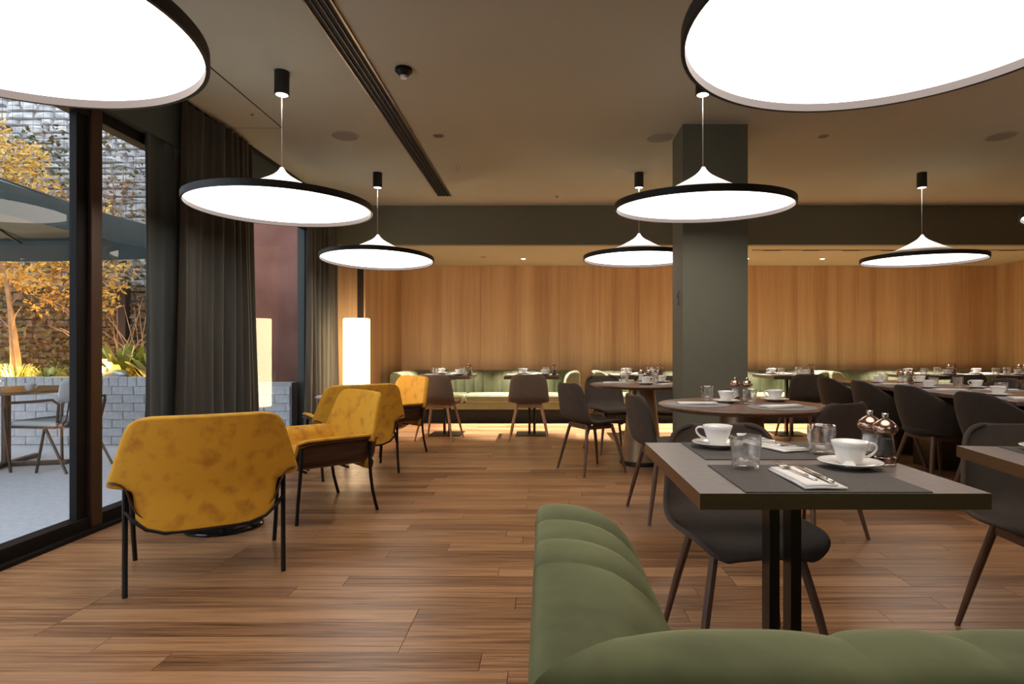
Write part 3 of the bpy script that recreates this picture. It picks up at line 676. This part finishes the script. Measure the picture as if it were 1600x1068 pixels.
def rsetting(c, tn, places, mills):
    for k, (mx, my, cx, cy, gx, gy, w) in enumerate(places):
        place('rmat', (c[0] + mx, c[1] + my, .75), 0, f'grey round placemat at the {w} place of {tn}', 'round placemats')
        place('napkin', (c[0] + mx, c[1] + my, .753), R(90 + 20 * k), f'folded white napkin at the {w} place of {tn}', 'napkins')
        place('saucer', (c[0] + cx, c[1] + cy, .75), 0, f'white saucer at the {w} place of {tn}', 'saucers')
        place('cup', (c[0] + cx, c[1] + cy, .758), R(180 if k % 2 else 0), f'white coffee cup at the {w} place of {tn}', 'coffee cups')
        place('glass', (c[0] + gx, c[1] + gy, .75), k, f'dimpled water glass at the {w} place of {tn}', 'water glasses')
    place('pep', (c[0] + mills[0], c[1] + mills[1], .75), 0, f'clear pepper mill with copper cap on {tn}', 'pepper and salt mills')
    place('salt', (c[0] + mills[0] - .07, c[1] + mills[1] + .02, .75), 0, f'clear salt mill with copper cap on {tn}', 'pepper and salt mills')
rsetting((1.18, 3.56), 'the middle round table', [(-.27, -.02, -.06, .10, -.13, .27, 'left'), (.16, -.20, .28, .20, .05, .0, 'right')], (.12, .25))
rsetting((.93, 5.65), 'the far round table', [(-.25, .06, .02, -.1, -.15, .12, 'left'), (.24, -.16, .22, .16, .12, .0, 'right')], (.08, .1))
for k, (x, yy) in enumerate([(3.30, 4.33), (3.34, 5.17), (3.36, 5.98)]):
    w = ['nearest', 'middle', 'farthest'][k]
    for sd, sx, X in [('chair side', 0, x), ('far side', .42, x + .42)]:
        tn = f'the {w} place on the {sd} of the long table'
        place('rmat', (X - (.02 if not sx else -.0), yy - .25, .738), 0, 'grey round placemat at ' + tn, 'round placemats')
        place('napkin', (X - .0, yy - .27, .741), R(80), 'folded white napkin at ' + tn, 'napkins')
        place('saucer', (X, yy, .738), 0, 'white saucer at ' + tn, 'saucers')
        place('cup', (X, yy, .746), R(170 if sx else 10), 'white coffee cup at ' + tn, 'coffee cups')
        place('glass', (X + .12 - .2 * (sx > 0), yy + .12, .738), k, 'dimpled water glass at ' + tn, 'water glasses')
place('pep', (3.52, 5.72, .738), 0, 'clear pepper mill with copper cap standing mid long table', 'pepper and salt mills')
place('salt', (3.46, 5.78, .738), 0, 'clear salt mill with copper cap standing mid long table', 'pepper and salt mills')

# ------------------------------------------------------------------ channelled velvet banquettes
PROF = [(0, .40), (-.010, .52), (-.014, .60), (-.004, .655), (.022, .704), (.06, .738), (.105, .754), (.15, .758), (.19, .757), (.204, .750), (.210, .728), (.21, .58), (.21, .40), (.21, .14)]
def channel(fn, a, b, ma, mb_, m, parent, K=10, puff=.015, prof=PROF, nm='channel'):
    rows = []
    for k in range(K + 1):
        u = k / K; p = 1 - abs(2 * u - 1) ** 3.2; row = []
        for (t, z) in prof:
            w = max(0, 1 - t / .19); tt = t + puff * (1 - p) * w * (.4 if t > .05 else 1); zz = z - (puff * .8 * (1 - p) if z > .68 else 0) * max(.25, w)
            al = (a - ma * tt) * (1 - u) + (b - mb_ * tt) * u
            row.append(fn(al, tt, zz))
        rows.append(row)
    return MB().grid(rows).build(nm, m, parent, smooth=True, sub=1)
def banquette(name, loc, rz, L, La, Ra, nb, na, m, label, seat=True, base=True, first=None, group='sage green channelled banquettes'):
    """local: back inner face y=0, front +y, left arm inner x=0, right arm inner x=L"""
    t = empty(name, loc, rz); tag(t, label, 'sofa', group)
    xs = [0] + ([first] if first else []) ; n = nb - (1 if first else 0); s0 = xs[-1]
    xs += [s0 + (L - s0) * (i + 1) / n for i in range(n)]
    for i in range(len(xs) - 1):
        channel(lambda al, tt, z: (al, -tt, z), xs[i], xs[i + 1], 1 if i == 0 else 0, -1 if (i == len(xs) - 2 and Ra) else 0, m, t)
    def lift(z, al, La): return z
    for i in range(na):
        channel(lambda al, tt, z: (-tt, al, z), La * i / na, La * (i + 1) / na, 1 if i == 0 else 0, 0, m, t)
        if Ra: channel(lambda al, tt, z: (L + tt, al, z), Ra * i / na, Ra * (i + 1) / na, 1 if i == 0 else 0, 0, m, t)
    # arm end caps
    def cap(fx, y):
        pts = [(p, z) for p, z in [(t_ + .02 * (t_ < .05), z_ - .015 * (z_ > .68)) for t_, z_ in PROF]] + [(0.02, .14)]
        mbb = MB(); mbb.add([(fx(p), y - .004, z) for p, z in pts] + [(fx(p), y + .008, z) for p, z in pts], [tuple(range(len(pts))), tuple(range(len(pts), 2 * len(pts)))] + [(i, (i + 1) % len(pts), len(pts) + (i + 1) % len(pts), len(pts) + i) for i in range(len(pts))])
        mbb.build('arm_end', m, t, bevel=.004)
    cap(lambda p: -p, La)
    if Ra: cap(lambda p: L + p, Ra)
    fy = min(La, Ra or La, .58)
    MB().box(0, L, 0, fy - .05, .20, .30).build('seat_base', m, t, bevel=.01)
    nc = max(1, round(L / .78)); cw = L / nc
    for i in range(nc):
        c = MB().cbox((cw * (i + .5), (fy + .02) / 2, .36), (cw - .006, fy - .02, .13)).build('seat_cushion', m, t, bevel=.035)
    MB().box(-.12, L + (.12 if Ra else 0), -.12, fy - .14, 0, .20).build('plinth', M['dark'], t)
    return t
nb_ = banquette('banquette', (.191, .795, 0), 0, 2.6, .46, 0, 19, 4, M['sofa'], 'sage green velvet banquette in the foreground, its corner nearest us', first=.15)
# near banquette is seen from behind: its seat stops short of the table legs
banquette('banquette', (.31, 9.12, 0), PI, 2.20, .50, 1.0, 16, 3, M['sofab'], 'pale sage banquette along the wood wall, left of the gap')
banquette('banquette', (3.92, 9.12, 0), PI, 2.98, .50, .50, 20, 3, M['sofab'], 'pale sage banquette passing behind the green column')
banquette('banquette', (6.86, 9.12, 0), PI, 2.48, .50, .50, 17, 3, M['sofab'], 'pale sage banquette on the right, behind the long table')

# ------------------------------------------------------------------ outdoors
terr = struct(box('terrace_ground', M['terrace'], -14, XL - .05, -4, 12, -.08, -.002))
pwall = empty('planter_wall', (-8.8, 6.72, 0)); tag(pwall, 'low white painted brick planter wall on the terrace', 'planter wall')
MB().box(0, 5.94, .02, .18, 0, .70).build('core', M['mortar'], pwall)
struct(box('wall_boundary', M['wallback'], -13.2, -13.0, -4, 9, 0, 4.2))
mbl = MB(); MB().box(-4.2, 0, .02, .18, 0, .70).build('core', M['mortar'], pwall)
for rw in range(8):
    k = 0; w, h = (.105, .105) if rw == 7 else (.245, .088); z = rw * .094 + .047 if rw < 7 else .7115
    while -.0 - (k + 1) * w > -4.2:
        mbl.cbox((-(k + .5) * w - (w / 2 if rw % 2 and rw < 7 else 0), .06, z), (w - .008, .12, h)); k += 1
o = mbl.build('far_bricks', M['brick'], pwall, weld=False); o['kind'] = 'stuff'
def brickmesh(w, h, sd):
    r = random.Random(sd); mb = MB().cbox((0, 0, 0), (w, .12, h)); mb.v = [(a + r.uniform(-.003, .003), b + r.uniform(-.004, .004), c + r.uniform(-.003, .003)) for a, b, c in mb.v]; return mb
base = {}
nb2 = 0
for rw in range(8):
    soldier = rw == 7
    w = .105 if soldier else .245; h = .105 if soldier else .088; z = rw * .094 + .047 if not soldier else 7 * .094 + .0535
    k = 0; x = -w / 2 if (rw % 2 and not soldier) else 0
    while x < 5.9:
        if 1.0 < x + w < 5.6 or (not soldier and nb2 < 10000 and 0 <= x):
            key = (soldier, k % 3)
            if x > .3 or True:
                if key not in base:
                    o = brickmesh(w - .008, h, k).build('brick', M['brick'], pwall, weld=False, bevel=.004); base[key] = o
                else: o = base[key].copy(); C.objects.link(o)
                cut = min(1, (5.93 - x) / w); o.scale = (cut, 1, 1); o.location = (x + w * cut / 2, .06 + .004 * math.sin(k * 7 + rw), z); nb2 += 1
        x += w; k += 1
soilb = struct(box('planting_bed', M['soil'], -13, -2.9, 6.9, 8.7, 0, .62))
# stone wall
sw = struct(box('wall_garden', M['wallback'], -13.2, -2.5, 9.62 - .7, 9.2, 0, 5.6))
r = random.Random(11); stones = []
z = .5
while z < 5.3:
    h = r.uniform(.06, .13); x = -13.0 + r.uniform(-.2, 0)
    while x < -5.2:
        w = r.uniform(.14, .42); stones.append((x, z, w, h)); x += w + .008
    z += h + .006
def stone(w, h, rr):
    mb = MB(); d = rr.uniform(.04, .09)
    q = lambda a: rr.uniform(-a, a)
    v0 = [(0, 0, 0), (w, 0, 0), (w, 0, h), (0, 0, h)]; v1 = [(w * .08 + q(.01), -d + q(.02), h * .12 + q(.008)), (w * .92 + q(.01), -d + q(.02), h * .12 + q(.008)), (w * .9 + q(.01), -d + q(.02), h * .88 + q(.008)), (w * .1 + q(.01), -d + q(.02), h * .86 + q(.008))]
    mid = (w / 2 + q(w * .2), -d - rr.uniform(0, .03), h / 2)
    mb.add(v0 + v1 + [mid], [(4, 5, 8), (5, 6, 8), (6, 7, 8), (7, 4, 8), (0, 1, 5, 4), (1, 2, 6, 5), (2, 3, 7, 6), (3, 0, 4, 7)]); return mb
r2 = random.Random(5); order = sorted(stones, key=lambda s: -s[2] * s[3] * (1 if -8.3 < s[0] < -5.7 else .01))
big = set(order[:290]); rest = MB(); restb = MB()
for s_ in stones:
    m_ = stone(s_[2], s_[3], r2); lowr = s_[1] < 2.0
    if s_ in big:
        o = m_.build('stone', M['stoneb' if lowr else 'stone'], sw, (s_[0], 8.92, s_[1]), weld=False)
    else:
        (restb if lowr else rest).add([(a + s_[0], b + 8.92, c + s_[1]) for a, b, c in m_.v], m_.f)
o = rest.build('small_stones', M['stone'], sw, weld=False); o['kind'] = 'stuff'
o = restb.build('small_stones', M['stoneb'], sw, weld=False); o['kind'] = 'stuff'
cw_ = struct(box('wall_courtyard', M['corten'], -4.6, -2.6, 8.3, 8.5, 0, 4.5))
def leaves(name, m, fn, n, size, parent=None, seed=1, asp=.45):
    r = random.Random(seed); mb = MB()
    for i in range(n):
        p, k = fn(r); p = Vector(p); d = Vector((r.gauss(0, 1), r.gauss(0, 1), r.gauss(0, .8))).normalized(); e = d.cross(Vector((r.gauss(0, 1), r.gauss(0, 1), r.gauss(0, 1)))).normalized()
        s = size * k * r.uniform(.6, 1.3); n_ = d.cross(e) * s * .12
        mb.add([p, p + d * s * .5 + e * s * asp * .5 + n_, p + d * s, p + d * s * .5 - e * s * asp * .5 + n_], [(0, 1, 2), (0, 2, 3)])
    o = mb.build(name, m, parent, weld=False); o['kind'] = 'stuff'; return o
def tree(x, y, ht, seed, label, nl=2600):
    t = empty('autumn_tree', (x, y, .6)); tag(t, label, 'tree', 'yellow autumn trees'); r = random.Random(seed)
    for k in range(2):
        a = r.uniform(-.22, .22); pts = [(.05 * k + a * q * .6 + .05 * math.sin(q * 5 + k), .05 * math.cos(q * 4 + seed), ht * q) for q in [i / 8 for i in range(9)]]
        MB().tube(pts, [.035 * (1 - .8 * i / 8) for i in range(9)], 7).build('trunk', M['bark'], t, smooth='auto')
        for j in range(6):
            b = pts[2 + j]; ang = r.uniform(0, 6.3); l = r.uniform(.3, .6)
            MB().tube([b, (b[0] + l * .5 * math.cos(ang), b[1] + l * .3 * math.sin(ang), b[2] + l * .4), (b[0] + l * math.cos(ang), b[1] + l * .5 * math.sin(ang), b[2] + l * .6)], [.010, .007, .003], 5).build('branch', M['bark'], t)
    def f(rr):
        q = rr.uniform(.45, 1.12); w = .25 + .36 * math.sin(min(1, q) * PI * .75); a = rr.uniform(0, 6.3); e = math.sqrt(rr.random()) * w
        cl = .12 * math.sin(9 * q + a * 2); return (e * math.cos(a) + cl, e * .6 * math.sin(a), q * ht + .06 * math.sin(a * 3)), 1
    leaves('foliage', M['leafy'], f, nl, .075, t, seed)
tree(-6.8, 7.6, 2.75, 1, 'yellow autumn tree left of the sliding door post')
tree(-7.5, 7.8, 3.15, 2, 'taller yellow autumn tree at the left picture edge', 3200)
tree(-6.2, 7.95, 2.2, 3, 'slim yellow autumn tree closest to the sliding door post', 1500)
def clump(name, m, x, y, rad, h, n, seed, label, cat='plant', L=.35, wd=.03):
    t = empty(name, (x, y, .62)); tag(t, label, cat); r = random.Random(seed); mb = MB()
    for i in range(n):
        a = r.uniform(0, 6.3); l = L * r.uniform(.6, 1.2); hh = h * r.uniform(.5, 1.1); rad0 = rad * r.random() * .5; w = wd * r.uniform(.6, 1.3)
        pts = [(rad0 * math.cos(a) + q * l * math.cos(a), rad0 * math.sin(a) + q * l * math.sin(a), hh * (1.9 * q - 1.1 * q * q)) for q in (0, .35, .7, 1)]
        nx, ny = -math.sin(a), math.cos(a); ww = (.5, 1, .8, .05); vs = []
        for p, k in zip(pts, ww): vs += [(p[0] + nx * w * k / 2, p[1] + ny * w * k / 2, p[2]), (p[0] - nx * w * k / 2, p[1] - ny * w * k / 2, p[2])]
        mb.add(vs, [(0, 1, 3, 2), (2, 3, 5, 4), (4, 5, 7, 6)])
    o = mb.build('blades', m, t, weld=False); o['kind'] = 'stuff'
    MB().lathe([(rad * .5, 0), (rad * .3, .06), (0, .08)], 8).build('root_crown', M['soil'], t)
    return t
clump('fern', M['leafw'], -5.15, 7.25, .2, .62, 90, 1, 'large yellow-green fern right of the sliding door post', L=.5, wd=.07)
clump('fern', M['leafw'], -4.75, 7.3, .2, .50, 70, 8, 'smaller yellow-green fern next to the dark teal curtain', L=.4, wd=.07)
for k, (x, yy, m, l) in enumerate([(-6.95, 7.24, 'leafg', 'low dark grassy plant at the left end of the planter'), (-6.45, 7.26, 'leafw', 'pale grassy plant left of the door post'), (-6.03, 7.25, 'leafg', 'mid green grassy plant behind the outdoor chair'), (-7.45, 7.25, 'leafg', 'grassy plant beneath the tallest autumn tree'), (-5.68, 7.2, 'leafg', 'grassy plant behind the door post'), (-5.6, 7.7, 'leafg', 'striped grassy plant beside the garden lamp')]):
    clump('grass_clump', M[m], x, yy, .2, .28 + .05 * (k % 2), 110, k + 20, l, L=.2, wd=.022)
iv = empty('climbing_ivy', (-5.9, 8.7, .6)); tag(iv, 'sparse climbing ivy on wire trellis against the stone wall', 'ivy')
mbw = MB()
for i in range(24): mbw.tube([(-2.6 + i * .15, -.02, 0), (-2.6 + i * .15, -.02, 4.2)], .0025, 3)
for i in range(28): mbw.tube([(-2.7, -.02, .1 + i * .15), (1.0, -.02, .1 + i * .15)], .0025, 3)
o = mbw.build('trellis_wire', M['wire'], iv, weld=False); o['kind'] = 'stuff'
rv = random.Random(3)
for i in range(9):
    x = rv.uniform(-1.6, .8); pts = [(x + .12 * math.sin(q * 6 + i), -.03, 3.2 * q * rv.uniform(.9, 1)) for q in [k / 7 for k in range(8)]]
    MB().tube(pts, .008, 5).build('stem', M['bark'], iv)
leaves('leaves', M['leafd'], lambda r: ((r.uniform(-2.6, 1.0), -.05 - .1 * r.random(), 3.7 * r.random() ** 1.7), 1), 4000, .085, iv, 4, .7)
# branches of a bare shrub
sh = empty('bare_shrub', (-5.7, 8.2, .62)); tag(sh, 'bare twiggy shrub with pale branches before the stone wall', 'shrub')
for i in range(16):
    a = rv.uniform(-1, 1); pts = [(0 + .4 * i / 16 - .2, 0, 0), (a * .3 + .4 * i / 16 - .2, rv.uniform(-.1, .1), .5), (a * .75, rv.uniform(-.2, .2), .95 + rv.uniform(-.2, .25))]
    MB().tube(pts, [.012, .008, .003], 5).build('branch', M['bark'], sh)
# garden lamp
gl = empty('garden_lamp', (-4.98, 6.93, .62)); tag(gl, 'metal mushroom-shaped garden lamp on the planter', 'garden lamp')
MB().lathe([(.05, 0), (.05, .10), (0, .10)], 20).build('stem', M['dome'], gl, smooth='auto')
MB().lathe([(.04, .10), (.06, .11), (.14, .14), (.145, .165), (.13, .19), (.09, .215), (0, .225)], 28).build('hood', M['dome'], gl, smooth='auto')
light('garden_glow', 'POINT', (.12, -.12, .07), 50, (1, .6, .25), gl, .04)
for x, yy, l_ in [(-6.9, 7.35, 'between the two left autumn trees'), (-7.6, 7.4, 'at the left end of the planter'), (-6.2, 7.6, 'below the slim autumn tree'), (-5.22, 6.99, 'in front of the large fern'), (-6.42, 6.98, 'in front of the pale grassy plant')]:  # last two spotlights are added to brighten the fern and the grass
    g = empty('garden_uplight', (x, yy, .62)); tag(g, 'small ground spotlight in the planter ' + l_, 'garden light', 'planter uplights')
    MB().lathe([(.03, 0), (.035, .06), (.03, .065), (0, .062)], 14).build('housing', M['black'], g, smooth='auto')
    light('uplight_beam', 'POINT', (0, 0, .12), 50, (1, .55, .18), g, .04)
# timber post by the wall
tag(box('garden_post', M['outmetal'], -6.1, -5.98, 8.5, 8.62, .6, 1.95, None, .005), 'dark square garden post behind the planter grasses', 'post')
# parasol
ps = empty('parasol', (-5.75, 4.75, 0)); tag(ps, 'large square green canvas parasol over the terrace', 'parasol')
hx, hy, z0, z1, zt = 1.85, 1.85, 2.10, 2.33, 3.0
def canopy():
    mb = MB(); N_ = 12
    def edge(a, b):
        rows = []
        for j in range(7):
            v = j / 6; row = []
            for i in range(N_ + 1):
                u = i / N_; p = Vector(a).lerp(Vector(b), u); q = p * (1 - v); sag = -.10 * math.sin(v * PI) - .05 * math.sin(u * PI) * (1 - v)
                row.append((q.x, q.y, z1 + (zt - z1) * v + sag))
            rows.append(row)
        mb.grid(rows)
    c = [(hx, -hy, 0), (hx, hy, 0), (-hx, hy, 0), (-hx, -hy, 0)]
    for i in range(4): edge(c[i], c[(i + 1) % 4])
    return mb.build('canopy', M['canvas'], ps, smooth='auto', solid=.004)
canopy()
c = [(hx, -hy), (hx, hy), (-hx, hy), (-hx, -hy)]
for i in range(4):
    a, b = c[i], c[(i + 1) % 4]; rows = []
    for j in range(3):
        rows.append([(a[0] + (b[0] - a[0]) * u / 12, a[1] + (b[1] - a[1]) * u / 12, z1 - .05 * math.sin(PI * u / 12) - (z1 - z0) * j / 2 * 1.0) for u in range(13)])
    MB().grid(rows).build('valance', M['canvas'], ps, solid=.004)
MB().tube([(0, 0, 0), (0, 0, zt)], .035, 12).build('pole', M['canvas_in'], ps); MB().box(-.4, .4, -.4, .4, 0, .06).build('base', M['canvas_in'], ps)
for i in range(8):
    a = i * PI / 4 + PI / 4; k = 1 / max(abs(math.cos(a)), abs(math.sin(a)))
    MB().tube([(0, 0, zt - .06), (hx * k * math.cos(a) * .97, hy * k * math.sin(a) * .97, z1 - .09)], .012, 6).build('rib', M['canvas_in'], ps)
# outdoor table and chair
ot = empty('outdoor_table', (-4.97, 5.5, 0)); tag(ot, 'round wooden outdoor table seen through the sliding door', 'table')
MB().lathe([(0, .68), (.55, .68), (.6, .69), (.6, .71), (0, .71)], 48).build('tabletop', M['teak'], ot, smooth='auto')
MB().tube([(0, 0, .03), (0, 0, .68)], .035, 12).build('stem', M['outmetal'], ot)
for a in (.25, .25 + PI / 2): MB().cbox((0, 0, .02), (1.0, .06, .035), a).build('foot', M['outmetal'], ot, bevel=.005)
oc = empty('outdoor_chair', (-4.42, 5.42, 0), R(82)); tag(oc, 'outdoor metal armchair with grey seat pad facing the round table', 'chair')
MB().cbox((0, .02, .425), (.44, .46, .05)).build('seat_pad', M['cushion'], oc, bevel=.018)
MB().tube([(-.22, .24, .395), (.22, .24, .395), (.22, -.2, .395), (-.22, -.2, .395)], .011, 8, closed=True).build('seat_frame', M['outmetal'], oc)
for s in (-1, 1):
    MB().tube([(s * .24, .22, 0), (s * .26, .25, .40), (s * .27, .25, .56), (s * .27, .20, .61), (s * .27, -.05, .625), (s * .26, -.22, .64), (s * .23, -.25, .60), (s * .215, -.22, .44)], .012, 8).build('arm_frame', M['outmetal'], oc, smooth='auto')
    MB().tube([(s * .22, -.10, .40), (s * .23, -.33, 0)], .011, 8).build('leg', M['outmetal'], oc); MB().tube([(s * .22, -.1, .4), (s * .225, -.02, 0)], .011, 8).build('leg', M['outmetal'], oc)
for i in range(9):
    x = -.2 + i * .05; MB().tube([(x, -.2, .40), (x, -.24, .46), (x, -.27, .62)], .006, 6).build('slat', M['outmetal'], oc)
MB().grid([[(x, -.25 - .04 * v + .04 * (x / .22) ** 2, .60 + .21 * v) for x in (-.22, -.15, -.07, 0, .07, .15, .22)] for v in (0, .33, .66, 1)]).build('backrest', M['mesh_'], oc, smooth=True, solid=.02, sub=1)
place('cup', (-4.62, 5.35, .71), 0, 'white cup on the round outdoor table', 'outdoor tableware')
place('glass', (-4.98, 5.3, .71), 0, 'left water glass on the round outdoor table', 'outdoor tableware')
place('glass', (-4.86, 5.32, .71), 0, 'water glass nearer the cup on the outdoor table', 'outdoor tableware')
